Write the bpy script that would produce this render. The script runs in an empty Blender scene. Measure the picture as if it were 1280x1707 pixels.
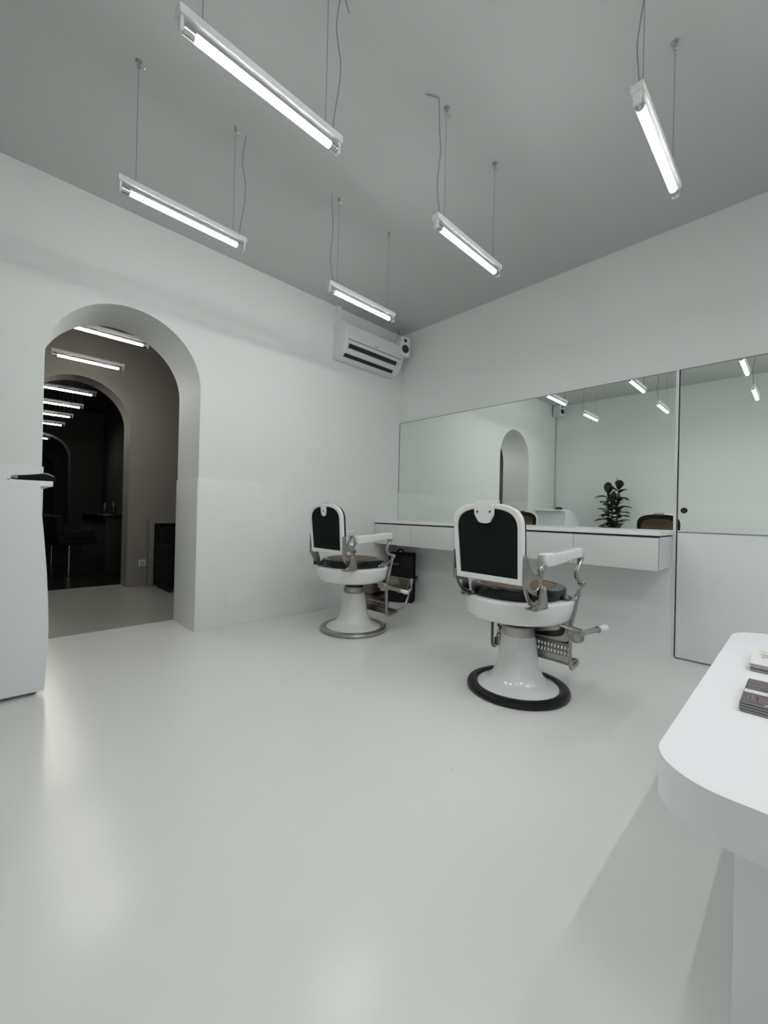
import bpy, bmesh, math, random
from math import sin, cos, pi, radians, sqrt
from mathutils import Vector, Matrix
random.seed(7)
S = bpy.context.scene
COL = S.collection

# ------------------------------------------------------------------ materials
def nt(name):
    m = bpy.data.materials.new(name); m.use_nodes = True
    t = m.node_tree; b = t.nodes['Principled BSDF']
    return m, t, b

def mat(name, col, rough=.5, metal=0, coat=0, spec=.5, noise=0, nscale=8, bump=0, bscale=60, rnoise=0):
    m, t, b = nt(name)
    b.inputs['Base Color'].default_value = (*col, 1)
    b.inputs['Roughness'].default_value = rough
    b.inputs['Metallic'].default_value = metal
    b.inputs['Coat Weight'].default_value = coat
    b.inputs['Coat Roughness'].default_value = .08
    b.inputs['Specular IOR Level'].default_value = spec
    tc = t.nodes.new('ShaderNodeTexCoord')
    if noise:
        n = t.nodes.new('ShaderNodeTexNoise'); n.inputs['Scale'].default_value = nscale; n.inputs['Detail'].default_value = 5
        t.links.new(tc.outputs['Object'], n.inputs['Vector'])
        mx = t.nodes.new('ShaderNodeMix'); mx.data_type = 'RGBA'
        mx.inputs[6].default_value = (*[c*(1-noise) for c in col], 1)
        mx.inputs[7].default_value = (*[min(1, c*(1+noise)) for c in col], 1)
        t.links.new(n.outputs['Fac'], mx.inputs[0]); t.links.new(mx.outputs[2], b.inputs['Base Color'])
    if rnoise:
        n = t.nodes.new('ShaderNodeTexNoise'); n.inputs['Scale'].default_value = 2.2; n.inputs['Detail'].default_value = 4
        t.links.new(tc.outputs['Object'], n.inputs['Vector'])
        mr = t.nodes.new('ShaderNodeMapRange'); mr.inputs[3].default_value = rough-rnoise; mr.inputs[4].default_value = rough+rnoise
        t.links.new(n.outputs['Fac'], mr.inputs[0]); t.links.new(mr.outputs[0], b.inputs['Roughness'])
    if bump:
        n = t.nodes.new('ShaderNodeTexNoise'); n.inputs['Scale'].default_value = bscale; n.inputs['Detail'].default_value = 4
        t.links.new(tc.outputs['Object'], n.inputs['Vector'])
        bp = t.nodes.new('ShaderNodeBump'); bp.inputs['Strength'].default_value = bump; bp.inputs['Distance'].default_value = .003
        t.links.new(n.outputs['Fac'], bp.inputs['Height']); t.links.new(bp.outputs[0], b.inputs['Normal'])
    return m

def tile_mat(name, col, plane, size=.02):
    m, t, b = nt(name)
    b.inputs['Roughness'].default_value = .42
    tc = t.nodes.new('ShaderNodeTexCoord'); sp = t.nodes.new('ShaderNodeSeparateXYZ'); cb = t.nodes.new('ShaderNodeCombineXYZ')
    t.links.new(tc.outputs['Object'], sp.inputs[0])
    t.links.new(sp.outputs[0 if plane == 'x' else 1], cb.inputs[0]); t.links.new(sp.outputs[2], cb.inputs[1])
    br = t.nodes.new('ShaderNodeTexBrick'); br.offset = 0; br.squash = 1
    br.inputs['Scale'].default_value = 1; br.inputs['Brick Width'].default_value = size; br.inputs['Row Height'].default_value = size
    br.inputs['Mortar Size'].default_value = .0011; br.inputs['Mortar Smooth'].default_value = .3; br.inputs['Bias'].default_value = 0
    br.inputs['Color1'].default_value = (*col, 1); br.inputs['Color2'].default_value = (*[c*.985 for c in col], 1)
    br.inputs['Mortar'].default_value = (*[c*.94 for c in col], 1)
    t.links.new(cb.outputs[0], br.inputs['Vector']); t.links.new(br.outputs['Color'], b.inputs['Base Color'])
    bp = t.nodes.new('ShaderNodeBump'); bp.inputs['Strength'].default_value = .35; bp.inputs['Distance'].default_value = .001; bp.invert = True
    t.links.new(br.outputs['Fac'], bp.inputs['Height']); t.links.new(bp.outputs[0], b.inputs['Normal'])
    return m

def floor_mat(name, col, rough=.2):
    m = mat(name, col, rough=rough, noise=.02, nscale=1.3, rnoise=.03, bump=.05, bscale=9)
    t = m.node_tree; b = t.nodes['Principled BSDF']
    b.inputs['Specular IOR Level'].default_value = .36
    # scattered dark specks of wear
    tc = t.nodes.new('ShaderNodeTexCoord'); v = t.nodes.new('ShaderNodeTexVoronoi'); v.inputs['Scale'].default_value = 6.5
    v.inputs['Randomness'].default_value = 1
    t.links.new(tc.outputs['Object'], v.inputs['Vector'])
    lt = t.nodes.new('ShaderNodeMath'); lt.operation = 'LESS_THAN'; lt.inputs[1].default_value = .020
    t.links.new(v.outputs['Distance'], lt.inputs[0])
    src = b.inputs['Base Color'].links[0].from_socket
    mx = t.nodes.new('ShaderNodeMix'); mx.data_type = 'RGBA'
    ml = t.nodes.new('ShaderNodeMath'); ml.operation = 'MULTIPLY'; ml.inputs[1].default_value = .5
    t.links.new(lt.outputs[0], ml.inputs[0]); t.links.new(ml.outputs[0], mx.inputs[0])
    t.links.new(src, mx.inputs[6]); mx.inputs[7].default_value = (.12, .11, .1, 1)
    t.links.new(mx.outputs[2], b.inputs['Base Color'])
    return m

def cane_mat():
    m, t, b = nt('woven_cane'); b.inputs['Roughness'].default_value = .55
    tc = t.nodes.new('ShaderNodeTexCoord')
    def wave(ax):
        w = t.nodes.new('ShaderNodeTexWave'); w.wave_type = 'BANDS'; w.bands_direction = ax; w.inputs['Scale'].default_value = 25
        t.links.new(tc.outputs['Object'], w.inputs['Vector']); return w
    a, c, d = wave('X'), wave('Y'), wave('Z')
    m1 = t.nodes.new('ShaderNodeMath'); m1.operation = 'MULTIPLY'; t.links.new(a.outputs['Fac'], m1.inputs[0]); t.links.new(c.outputs['Fac'], m1.inputs[1])
    m2 = t.nodes.new('ShaderNodeMath'); m2.operation = 'MULTIPLY'; t.links.new(d.outputs['Fac'], m2.inputs[0]); t.links.new(c.outputs['Fac'], m2.inputs[1])
    m3 = t.nodes.new('ShaderNodeMath'); m3.operation = 'MAXIMUM'; t.links.new(m1.outputs[0], m3.inputs[0]); t.links.new(m2.outputs[0], m3.inputs[1])
    r = t.nodes.new('ShaderNodeValToRGB'); r.color_ramp.elements[0].position = .35; r.color_ramp.elements[1].position = .6
    r.color_ramp.elements[0].color = (.19, .108, .06, 1); r.color_ramp.elements[1].color = (.05, .027, .015, 1)
    t.links.new(m3.outputs[0], r.inputs[0]); t.links.new(r.outputs[0], b.inputs['Base Color'])
    return m

def slat_mat(name, col):
    return mat(name, col, rough=.34, metal=1, noise=.18, nscale=14, bump=.25, bscale=70)

M = dict(
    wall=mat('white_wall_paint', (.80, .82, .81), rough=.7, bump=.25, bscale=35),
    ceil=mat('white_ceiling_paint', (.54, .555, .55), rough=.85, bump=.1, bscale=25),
    tilex=tile_mat('white_mosaic_tile', (.83, .85, .84), 'x'),
    tiley=tile_mat('white_mosaic_tile_side', (.82, .84, .83), 'y'),
    floor=floor_mat('white_epoxy_floor', (.745, .748, .725), .225),
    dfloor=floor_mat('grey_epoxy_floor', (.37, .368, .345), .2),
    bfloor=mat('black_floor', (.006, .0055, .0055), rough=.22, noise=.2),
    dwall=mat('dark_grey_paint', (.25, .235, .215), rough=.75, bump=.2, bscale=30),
    bwall=mat('black_paint', (.0075, .007, .0065), rough=.75, bump=.2, bscale=30),
    lac=mat('white_lacquer', (.72, .725, .715), rough=.35),
    work=mat('white_worktop', (.88, .89, .89), rough=.35),
    gap=mat('shadow_gap_black', (.02, .02, .02), rough=.8),
    desk=mat('white_desk_laminate', (.84, .85, .89), rough=.5, bump=.05, bscale=20),
    plaster=mat('white_plaster', (.83, .83, .86), rough=.6, noise=.015, nscale=9, bump=.35, bscale=18),
    mirror=mat('mirror_glass', (.86, .905, .875), rough=.004, metal=1),
    porc=mat('white_porcelain', (.78, .80, .79), rough=.22, coat=.8, noise=.015, nscale=12),
    porcw=mat('white_enamel', (.86, .87, .865), rough=.35, coat=.3),
    cast=mat('textured_white_cast_iron', (.70, .71, .69), rough=.4, coat=.4, bump=.6, bscale=90),
    nickel=mat('worn_nickel', (.40, .39, .375), rough=.3, metal=1, noise=.12, nscale=20, bump=.08, bscale=90),
    bronze=slat_mat('aged_bronze', (.21, .18, .14)),
    chrome=mat('brushed_aluminium', (.62, .62, .61), rough=.25, metal=1),
    rubber=mat('black_rubber', (.006, .006, .006), rough=.32, spec=.35),
    blackw=mat('black_lacquered_wood', (.006, .0055, .006), rough=.2, coat=.0, spec=.38),
    fabric=mat('black_fabric', (.012, .014, .014), rough=.95, spec=.15, bump=.3, bscale=300),
    cane=cane_mat(),
    plast=mat('white_plastic', (.72, .74, .755), rough=.4),
    plastg=mat('grey_plastic', (.25, .26, .27), rough=.45),
    bplast=mat('black_plastic', (.02, .021, .022), rough=.45),
    cable=mat('grey_cable', (.22, .22, .22), rough=.6),
    wire=mat('steel_wire', (.3, .3, .3), rough=.4, metal=.6),
    fixture=mat('white_fixture_enamel', (.74, .75, .75), rough=.4),
    leaf=mat('dark_green_leaf', (.022, .03, .018), rough=.35, coat=.2, noise=.4, nscale=10),
    stem=mat('brown_stem', (.07, .05, .035), rough=.8),
    soil=mat('soil', (.03, .02, .015), rough=.95),
    pot=mat('white_pot', (.7, .7, .69), rough=.5),
    paper=mat('magazine_pages', (.45, .45, .45), rough=.8, noise=.15, nscale=200),
    cover=mat('dark_grey_cover', (.075, .07, .08), rough=.4),
    coverw=mat('white_cover', (.82, .81, .80), rough=.4),
    pink=mat('faded_pink_print', (.28, .16, .18), rough=.5),
    pinkl=mat('pale_pink_print', (.6, .38, .36), rough=.5),
    glass=mat('dark_bottle_glass', (.08, .08, .08), rough=.08, metal=.7),
    socket=mat('socket_plastic', (.62, .62, .6), rough=.4),
    street=mat('grey_pavement', (.16, .16, .155), rough=.8, noise=.15, nscale=3),
    facade=mat('pale_render_facade', (.22, .20, .18), rough=.85, noise=.1, nscale=1),
    seam=mat('grey_seam', (.20, .21, .21), rough=.6),
)
def emis(name, col, st):
    m = bpy.data.materials.new(name); m.use_nodes = True; t = m.node_tree
    for n in list(t.nodes): t.nodes.remove(n)
    e = t.nodes.new('ShaderNodeEmission'); e.inputs[0].default_value = (*col, 1); e.inputs[1].default_value = st
    o = t.nodes.new('ShaderNodeOutputMaterial'); t.links.new(e.outputs[0], o.inputs[0]); return m
M['tube'] = emis('lit_tube', (.97, 1.0, .985), 72.0)
M['tubew'] = emis('added_lit_tube', (1.0, .955, .87), 108.0)  # brighter tube for two unseen lamps added to light bench and floor
M['tubed'] = emis('dim_lit_tube', (1.0, .96, .89), 80.0)

# ------------------------------------------------------------------ mesh helpers
class MB:
    def __init__(s): s.bm = bmesh.new()
    def box(s, x0, x1, y0, y1, z0, z1, bev=0, seg=2):
        r = bmesh.ops.create_cube(s.bm, size=1)
        bmesh.ops.scale(s.bm, vec=(abs(x1-x0), abs(y1-y0), abs(z1-z0)), verts=r['verts'])
        bmesh.ops.translate(s.bm, vec=((x0+x1)/2, (y0+y1)/2, (z0+z1)/2), verts=r['verts'])
        if bev:
            es = list({e for v in r['verts'] for e in v.link_edges})
            bmesh.ops.bevel(s.bm, geom=es, offset=bev, segments=seg, affect='EDGES', profile=.6)
        return s
    def loops(s, loops, cap0=True, cap1=True, closed=False):
        vs = [[s.bm.verts.new(p) for p in L] for L in loops]
        n = len(vs[0])
        pairs = list(zip(vs[:-1], vs[1:])) + ([(vs[-1], vs[0])] if closed else [])
        for a, b in pairs:
            for i in range(n):
                j = (i+1) % n
                s.bm.faces.new((a[i], a[j], b[j], b[i]))
        if not closed:
            if cap0: s.bm.faces.new(vs[0][::-1])
            if cap1: s.bm.faces.new(vs[-1])
        return s
    def lathe(s, prof, c=(0, 0, 0), seg=48, n=2.0, nf=None, sx=1, sy=1):
        """prof: (r, z); superellipse exponent n at the back, nf at the front"""
        L = []
        for r, z in prof:
            lp = []
            for i in range(seg):
                a = 2*pi*i/seg; ca, sa = cos(a), sin(a)
                e = nf if (nf and ca > 0) else n
                k = (abs(ca)**e + abs(sa)**e)**(-1/e)
                lp.append((c[0]+r*k*ca*sx, c[1]+r*k*sa*sy, c[2]+z))
            L.append(lp)
        return s.loops(L)
    def tube(s, pts, r, seg=8, smooth=0, rs=None, sq=None):
        pts = [Vector(p) for p in pts]
        if smooth:
            ctrl = pts; out = []; rr = []
            for i in range(len(ctrl)-1):
                p0 = ctrl[max(i-1, 0)]; p1 = ctrl[i]; p2 = ctrl[i+1]; p3 = ctrl[min(i+2, len(ctrl)-1)]
                for k in range(smooth):
                    t = k/smooth
                    out.append(.5*((2*p1)+(p2-p0)*t+(2*p0-5*p1+4*p2-p3)*t*t+(3*p1-p0-3*p2+p3)*t**3))
                    if rs: rr.append(rs[i]*(1-t)+rs[i+1]*t)
            out.append(ctrl[-1]); pts = out
            if rs: rr.append(rs[-1]); rs = rr
        L = []; up = None
        for i, p in enumerate(pts):
            d = (pts[min(i+1, len(pts)-1)]-pts[max(i-1, 0)]).normalized()
            if up is None:
                up = Vector((0, 0, 1)) if abs(d.z) < .9 else Vector((0, 1, 0))
            a = d.cross(up)
            if a.length < 1e-4: a = d.orthogonal()
            a.normalize(); b = d.cross(a).normalized(); up = (-b if (-b).dot(up) > 0 else b)
            q = rs[i] if rs else r
            wa, wb = (sq if sq else (1, 1))
            L.append([p + a*(q*wa*cos(2*pi*k/seg)) + b*(q*wb*sin(2*pi*k/seg)) for k in range(seg)])
        return s.loops(L)
    def prism(s, pts, axis, a0, a1, bev=0, f=None):
        def P(u, v, w):
            return {'x': (w, u, v), 'y': (u, w, v), 'z': (u, v, w)}[axis]
        if f: P = lambda u, v, w: f(u, v, w)
        A = [s.bm.verts.new(P(u, v, a0)) for u, v in pts]; B = [s.bm.verts.new(P(u, v, a1)) for u, v in pts]
        n = len(pts); fs = []
        for i in range(n): fs.append(s.bm.faces.new((A[i], A[(i+1) % n], B[(i+1) % n], B[i])))
        ca = s.bm.faces.new(A[::-1]); cb = s.bm.faces.new(B)
        if bev:
            es = list(set(ca.edges) | set(cb.edges))
            bmesh.ops.bevel(s.bm, geom=es, offset=bev, segments=3, affect='EDGES', profile=.6)
        else:
            bmesh.ops.triangulate(s.bm, faces=[ca, cb], ngon_method='EAR_CLIP')
        return s
    def ring(s, outer, inner, f, t0, t1, bev=.003):
        """frame between two outlines (u,v) lists of equal length; f(u,v,t)->xyz"""
        def ins(o, i, d):
            r = []
            for (a, b), (c, e) in zip(o, i):
                l = sqrt((c-a)**2+(e-b)**2) or 1
                r.append((a+(c-a)*d/l, b+(e-b)*d/l))
            return r
        o2 = ins(outer, inner, bev); i2 = ins(inner, outer, bev)
        L = [[f(u, v, t0+bev) for u, v in outer], [f(u, v, t1-bev) for u, v in outer], [f(u, v, t1) for u, v in o2], [f(u, v, t1) for u, v in i2],
             [f(u, v, t1-bev) for u, v in inner], [f(u, v, t0+bev) for u, v in inner], [f(u, v, t0) for u, v in i2], [f(u, v, t0) for u, v in o2]]
        return s.loops(L, closed=True)
    def sphere(s, c, r, seg=16, sc=(1, 1, 1)):
        q = bmesh.ops.create_uvsphere(s.bm, u_segments=seg, v_segments=max(6, seg//2), radius=r)
        bmesh.ops.scale(s.bm, vec=sc, verts=q['verts']); bmesh.ops.translate(s.bm, vec=c, verts=q['verts']); return s
    def cyl(s, p0, p1, r, seg=20, bev=0):
        p0 = Vector(p0); p1 = Vector(p1); d = (p1-p0).normalized()
        if bev:
            q = [(p0, r-bev), (p0+d*bev, r), (p1-d*bev, r), (p1, r-bev)]
        else: q = [(p0, r), (p1, r)]
        a = d.orthogonal().normalized(); b = d.cross(a)
        return s.loops([[c + a*(k*cos(2*pi*i/seg)) + b*(k*sin(2*pi*i/seg)) for i in range(seg)] for c, k in q])
    def xf(s, mtx): bmesh.ops.transform(s.bm, matrix=mtx, verts=s.bm.verts); return s
    def build(s, name, m, parent=None, angle=35, mats=None):
        bmesh.ops.recalc_face_normals(s.bm, faces=s.bm.faces)
        me = bpy.data.meshes.new(name); s.bm.to_mesh(me); s.bm.free()
        me.materials.append(m)
        for p in me.polygons: p.use_smooth = True
        me.set_sharp_from_angle(angle=radians(angle))
        o = bpy.data.objects.new(name, me); COL.objects.link(o)
        if parent: o.parent = parent
        return o

def tag(o, label, cat, group=None):
    o['label'] = label; o['category'] = cat
    if group: o['group'] = group
    return o
def thing(name, label, cat, loc=(0, 0, 0), rz=0, group=None):
    o = bpy.data.objects.new(name, None); COL.objects.link(o); o.location = loc; o.rotation_euler.z = rz
    o.empty_display_size = .1
    return tag(o, label, cat, group)
def struct(o): o['kind'] = 'structure'; return o
def copy_tree(o, parent=None):
    c = o.copy(); COL.objects.link(c)
    if parent: c.parent = parent
    for ch in [k for k in bpy.data.objects if k.parent == o and k != c]:
        copy_tree(ch, c)
    return c

# ------------------------------------------------------------------ room shell
H = 3.139; W = 4.403; T = 1.248
YF = -4.25          # street side
def arch_wall(x0, x1, xa0, xa1, top, h, y0, y1):
    """wall slab in the xz plane with a round-headed opening down to the floor"""
    cx = (xa0+xa1)/2; r = (xa1-xa0)/2; zs = top-r; n = 48
    arc = [(cx-r*cos(pi*i/n), zs+r*sin(pi*i/n)) for i in range(n+1)]
    s = MB(); V = {}
    def v(x, y, z):
        k = (round(x, 5), y, round(z, 5))
        if k not in V: V[k] = s.bm.verts.new((x, y, z))
        return V[k]
    def q(*p): s.bm.faces.new([v(*k) for k in p])
    for y in (y0, y1):
        q((x0, y, 0), (xa0, y, 0), (xa0, y, zs), (xa0, y, h), (x0, y, h))
        q((xa1, y, 0), (x1, y, 0), (x1, y, h), (xa1, y, h), (xa1, y, zs))
        for (a, b), (c, d) in zip(arc[:-1], arc[1:]):
            q((a, y, b), (c, y, d), (c, y, h), (a, y, h))
    for (a, b), (c, d) in zip(arc[:-1], arc[1:]):
        q((a, y0, b), (c, y0, d), (c, y1, d), (a, y1, b)); q((a, y0, h), (c, y0, h), (c, y1, h), (a, y1, h))
    q((xa0, y0, 0), (xa0, y0, zs), (xa0, y1, zs), (xa0, y1, 0)); q((xa1, y0, 0), (xa1, y0, zs), (xa1, y1, zs), (xa1, y1, 0))
    q((x0, y0, h), (xa0, y0, h), (xa0, y1, h), (x0, y1, h)); q((xa1, y0, h), (x1, y0, h), (x1, y1, h), (xa1, y1, h))
    q((x0, y0, 0), (x0, y0, h), (x0, y1, h), (x0, y1, 0)); q((x1, y0, 0), (x1, y0, h), (x1, y1, h), (x1, y1, 0))
    q((x0, y0, 0), (xa0, y0, 0), (xa0, y1, 0), (x0, y1, 0)); q((xa1, y0, 0), (x1, y0, 0), (x1, y1, 0), (xa1, y1, 0))
    return s
A0, A1, ATOP = -3.332, -2.350, 2.452
struct(arch_wall(-W-.15, .15, A0, A1, ATOP, H+.1, 0, .50).build('wall_back', M['wall'], angle=25))
struct(MB().box(0, .15, YF, 0, -.05, H+.1).build('wall_right', M['wall']))
struct(MB().box(-W-.15, -W, YF, 0, -.05, H+.1).build('wall_left', M['wall']))
# street wall with a large shop window opening
WX0, WX1, WZ = -2.40, -.30, 2.90
wf = MB()
wf.box(-W-.15, .15, YF-.2, YF, WZ, H+.1); wf.box(-W-.15, WX0, YF-.2, YF, -.05, WZ); wf.box(WX1, .15, YF-.2, YF, -.05, WZ)
wf.box(WX0, WX1, YF-.2, YF, -.05, .06)
struct(wf.build('wall_front', M['wall']))
fr = MB()
for x in (WX0, -1.37, WX1-.04): fr.box(x, x+.04, YF-.14, YF-.09, .06, WZ)
fr.box(WX0, WX1, YF-.14, YF-.09, .06, .11); fr.box(WX0, WX1, YF-.14, YF-.09, WZ-.05, WZ)
struct(fr.build('window_1', M['lac']))
# unseen street outside: pavement and a facade added to cut off low sky light
struct(MB().box(-20, 16, -14, YF-.2, -.15, -.05).build('ground', M['street']))
struct(MB().box(-20, 16, -14.5, -14, -.15, 9).build('wall_added_across_street', M['facade']))
struct(MB().box(-W, 0, YF, .5, -.1, 0).build('floor', M['floor']))
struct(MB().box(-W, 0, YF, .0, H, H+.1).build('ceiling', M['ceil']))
# tiled wainscot, slightly proud of the plaster
TT = .008
struct(MB().box(A1+TT, -.0, -TT, 0, 0, T, bev=.002).build('trim_1', M['tilex']))
struct(MB().box(-W, A0-TT, -TT, 0, 0, T, bev=.002).build('trim_2', M['tilex']))
struct(MB().box(A1-TT, A1+TT, -TT, .50, 0, T, bev=.002).build('trim_3', M['tiley']))
struct(MB().box(A0-TT, A0+TT, -TT, .50, 0, T, bev=.002).build('trim_4', M['tiley']))
struct(MB().box(-TT, 0, -2.775, -TT, 0, .9).build('trim_5', M['tiley']))
struct(MB().box(-W, -W+TT, YF, -TT, 0, T, bev=.002).build('trim_6', M['tiley']))
# cove of skim between floor and wall
struct(MB().box(-.012, 0, -2.8, -2.775, 0, 2.08).build('trim_7', M['lac']))
# ------------- second, third and fourth rooms seen through the arches
Y2 = 2.45; Y3 = 8.0
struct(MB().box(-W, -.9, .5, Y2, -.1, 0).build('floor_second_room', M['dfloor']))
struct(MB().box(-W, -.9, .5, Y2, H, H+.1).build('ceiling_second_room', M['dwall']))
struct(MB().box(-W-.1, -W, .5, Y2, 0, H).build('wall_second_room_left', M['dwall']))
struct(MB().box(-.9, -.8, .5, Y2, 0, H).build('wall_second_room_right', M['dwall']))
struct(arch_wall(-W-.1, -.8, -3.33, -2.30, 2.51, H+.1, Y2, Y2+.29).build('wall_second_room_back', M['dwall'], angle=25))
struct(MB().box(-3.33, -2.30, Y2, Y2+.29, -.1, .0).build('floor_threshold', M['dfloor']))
struct(MB().box(-W, -1.2, Y2+.29, Y3, -.1, 0).build('floor_third_room', M['bfloor']))
struct(MB().box(-W, -1.2, Y2+.29, Y3, H, H+.1).build('ceiling_third_room', M['bwall']))
struct(MB().box(-W-.1, -W, Y2+.29, Y3, 0, H).build('wall_third_room_left', M['bwall']))
struct(MB().box(-1.6, -1.5, Y2+.29, Y3, 0, H).build('wall_third_room_right', M['bwall']))
struct(arch_wall(-W-.1, -1.2, -3.19, -2.21, 2.56, H+.1, Y3, Y3+.3).build('wall_third_room_back', M['bwall'], angle=25))
struct(MB().box(-W, -1.2, Y3, 12.5, -.1, 0).build('floor_fourth_room', M['bfloor']))
struct(MB().box(-W, -1.2, Y3+.3, 12.5, H, H+.1).build('ceiling_fourth_room', M['bwall']))
struct(MB().box(-W-.1, -W, Y3+.3, 12.5, 0, H).build('wall_fourth_room_left', M['bwall']))
struct(MB().box(-1.3, -1.2, Y3+.3, 12.5, 0, H).build('wall_fourth_room_right', M['bwall']))
struct(arch_wall(-W-.1, -1.2, -3.0, -2.2, 2.4, H+.1, 11, 11.2).build('wall_fourth_room_back', M['bwall'], angle=25))
struct(MB().box(-W, -1.2, 12.4, 12.5, 0, H).build('wall_far', M['bwall']))

# ------------------------------------------------------------------ mirror, sliding door
mir = thing('wall_mirror', 'long frameless wall mirror above the white drawer counter', 'mirror', (0, -1.4, .915))
MB().box(-.008, -.001, -1.375, 1.392, 0, 1.165).build('mirror_glass', M['mirror'], mir)
e = MB()
e.box(-.010, -.001, 1.392, 1.398, 0, 1.169); e.box(-.010, -.001, -1.375, 1.398, 1.165, 1.169)
e.build('edge_strip', M['seam'], mir)
MB().box(-.016, 0, 1.385, 1.398, .872, .892, bev=.002).build('mirror_clip', M['chrome'], mir)

DY0 = -2.802; DY1 = -3.95
d = thing('door_1', 'flush sliding door with mirror above and white tile below', 'door', (0, 0, 0))
del d['category']; del d['label']; d['kind'] = 'structure'
MB().box(-.009, -.001, DY1, DY0, .915, 2.08).build('mirror_panel', M['mirror'], d)
MB().box(-.010, -.001, DY1, DY0, .012, .909, bev=.001).build('tiled_panel', M['tiley'], d)
e = MB(); e.box(-.013, -.001, DY1, DY0, .909, .915); e.box(-.012, -.001, DY0, DY0+.008, .012, 2.086); e.box(-.011, -.001, DY1, DY0, 2.08, 2.085)
e.box(-.004, -.001, DY1, DY0, 0, .012)
e.build('edge_profile', M['seam'], d)
fp = MB().cyl((-.0095, -2.838, 1.067), (-.0105, -2.838, 1.067), .021, 28).build('finger_pull', M['gap'], d)

# ------------------------------------------------------------------ counter
cg = 'white drawer cabinets under the mirror'
ys = [-.008, -.562, -1.116, -1.668, -2.22, -2.770]
lab = ['white floating drawer cabinet in the corner beside the back wall', 'second white floating drawer cabinet from the back wall',
       'middle white floating drawer cabinet hidden behind the near barber chair', 'white floating drawer cabinet right of the near chair backrest',
       'white floating drawer cabinet at the open end next to the sliding door']
for i in range(5):
    ya, yb = ys[i], ys[i+1]; c = (ya+yb)/2; hw = (ya-yb)/2
    t = thing('drawer_cabinet', lab[i], 'cabinet', (0, c, .66), group=cg)
    MB().box(-.38, -.009, -hw+.0004, hw-.0004, 0, .218).build('carcass', M['lac'], t)
    MB().box(-.399, -.381, -hw+.0018, hw-.0018, -.004, .214, bev=.0012).build('drawer', M['lac'], t)
    MB().box(-.372, -.02, -hw+.004, hw-.004, .218, .2285).box(-.3806, -.3796, -hw+.0005, hw-.0005, .001, .217).build('shadow_gap_strip', M['gap'], t)  # black strips paint the shade between drawers and under the worktop
tag(MB().box(-.402, -.009, -2.776, -.009, .8895, .915, bev=.002).build('worktop', M['work']), 'long thin white worktop lying on the drawer cabinets', 'worktop')

# ------------------------------------------------------------------ pendant tube lamps
def wavy(x0, z0, x1, z1, k=1):
    p = []
    for i in range(9):
        t = i/8; p.append((x0+(x1-x0)*t+.020*k*sin(t*pi*1.6+.2)*sin(pi*t), .012*sin(3*t*pi)*sin(pi*t), z0+(z1-z0)*t))
    return p
def make_lamp(name, lampmat, flip=1):
    """origin at the tube centre; ceiling is .639 above"""
    t = bpy.data.objects.new(name, None); COL.objects.link(t)
    zc = H-2.49
    MB().box(-.314, .314, -.021, .021, .026, .054, bev=.003).build('channel', M['fixture'], t)
    lt = MB(); lt.prism([(.0145*cos(a), .0145*sin(a)) for a in [radians(175+190*k/18) for k in range(19)]], 'x', -.261, .261)
    lt.build('light_tube', lampmat, t)
    MB().prism([(.0142*cos(a), .0142*sin(a)) for a in [radians(5+170*k/16) for k in range(17)]]+[(-.0141, .0012), (.0141, .0012)][::1], 'x', -.261, .261).build('tube_back', M['fixture'], t)
    for s in (-1, 1):
        MB().cyl((s*.2615, 0, 0), (s*.298, 0, 0), .0146, 20, bev=.0015).build('end_cap', M['chrome'], t)
        h = MB(); h.box(s*.298, s*.309, -.013, .013, -.017, .027, bev=.003); h.build('lamp_holder', M['fixture'], t)
        x = s*.24
        MB().cyl((x, 0, .054), (x, 0, zc-.03), .0014, 6).build('suspension_wire', M['wire'], t)
        k = MB().cyl((x, 0, zc), (x, 0, zc-.006), .014, 16); k.cyl((x, 0, zc-.006), (x, 0, zc-.036), .0085, 12, bev=.002)
        k.tube([(x, 0, zc-.02), (x+.02, .01, zc-.012), (x+.04, .012, zc-.018), (x+.03, -.004, zc-.026), (x+.006, -.002, zc-.022)], .0012, 6, smooth=5)
        k.build('ceiling_hook', M['chrome'], t)
    x = flip*.275
    pc = MB().tube(wavy(x, .054, flip*.305, zc, flip), .0022, 6, smooth=4)
    pc.tube([(flip*.305, 0, zc-.004), (flip*.32, 0, zc-.0025), (flip*.37, .03, zc-.0025)], .0022, 6, smooth=4)
    pc.build('power_cable', M['cable'], t)
    return t
XA, XB = -2.866, -1.656
lampA = make_lamp('pendant_tube_lamp', M['tube'], 1)
lampB = make_lamp('pendant_tube_lamp', M['tube'], -1)
lampW = make_lamp('pendant_tube_lamp', M['tubew'], 1)
lampV = make_lamp('pendant_tube_lamp', M['tubew'], -1)
g = 'suspended tube lamps in the white room'
spots = [(lampA, XA-.026, -2.088, 'largest hanging white tube lamp crossing the top left of the picture'),
         (lampA, XA, -1.185, 'hanging white tube lamp in front of the back wall left of the picture'),
         (lampB, XB, -1.19, 'smallest hanging white tube lamp just before the air conditioner'),
         (lampB, XB, -2.10, 'hanging white tube lamp in the centre of the ceiling with loose cable'),
         (lampW, XA, -3.92, 'added unseen hanging tube lamp behind the camera on the left of the shop front'),
         (lampV, XB, -3.92, 'added unseen hanging tube lamp behind the camera above the bench by the shop window'),
         (lampB, XB-.008, -3.011, 'hanging white tube lamp at the top right nearest the mirror wall'),
         (lampA, XA, -3.01, 'hanging tube lamp seen only as the far right reflection in the door mirror')]
used = set()
for src, x, y, l in spots:
    o = src if src.name not in used else copy_tree(src)
    used.add(src.name)
    o.location = (x, y, 2.48 if src is lampA and y < -1.5 and x < XA else 2.488 if y < -1.5 else 2.495); tag(o, l, 'ceiling lamp', g)
g = 'suspended tube lamps beyond the arch'
lampD = make_lamp('pendant_tube_lamp', M['tubed'], 1)
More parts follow.
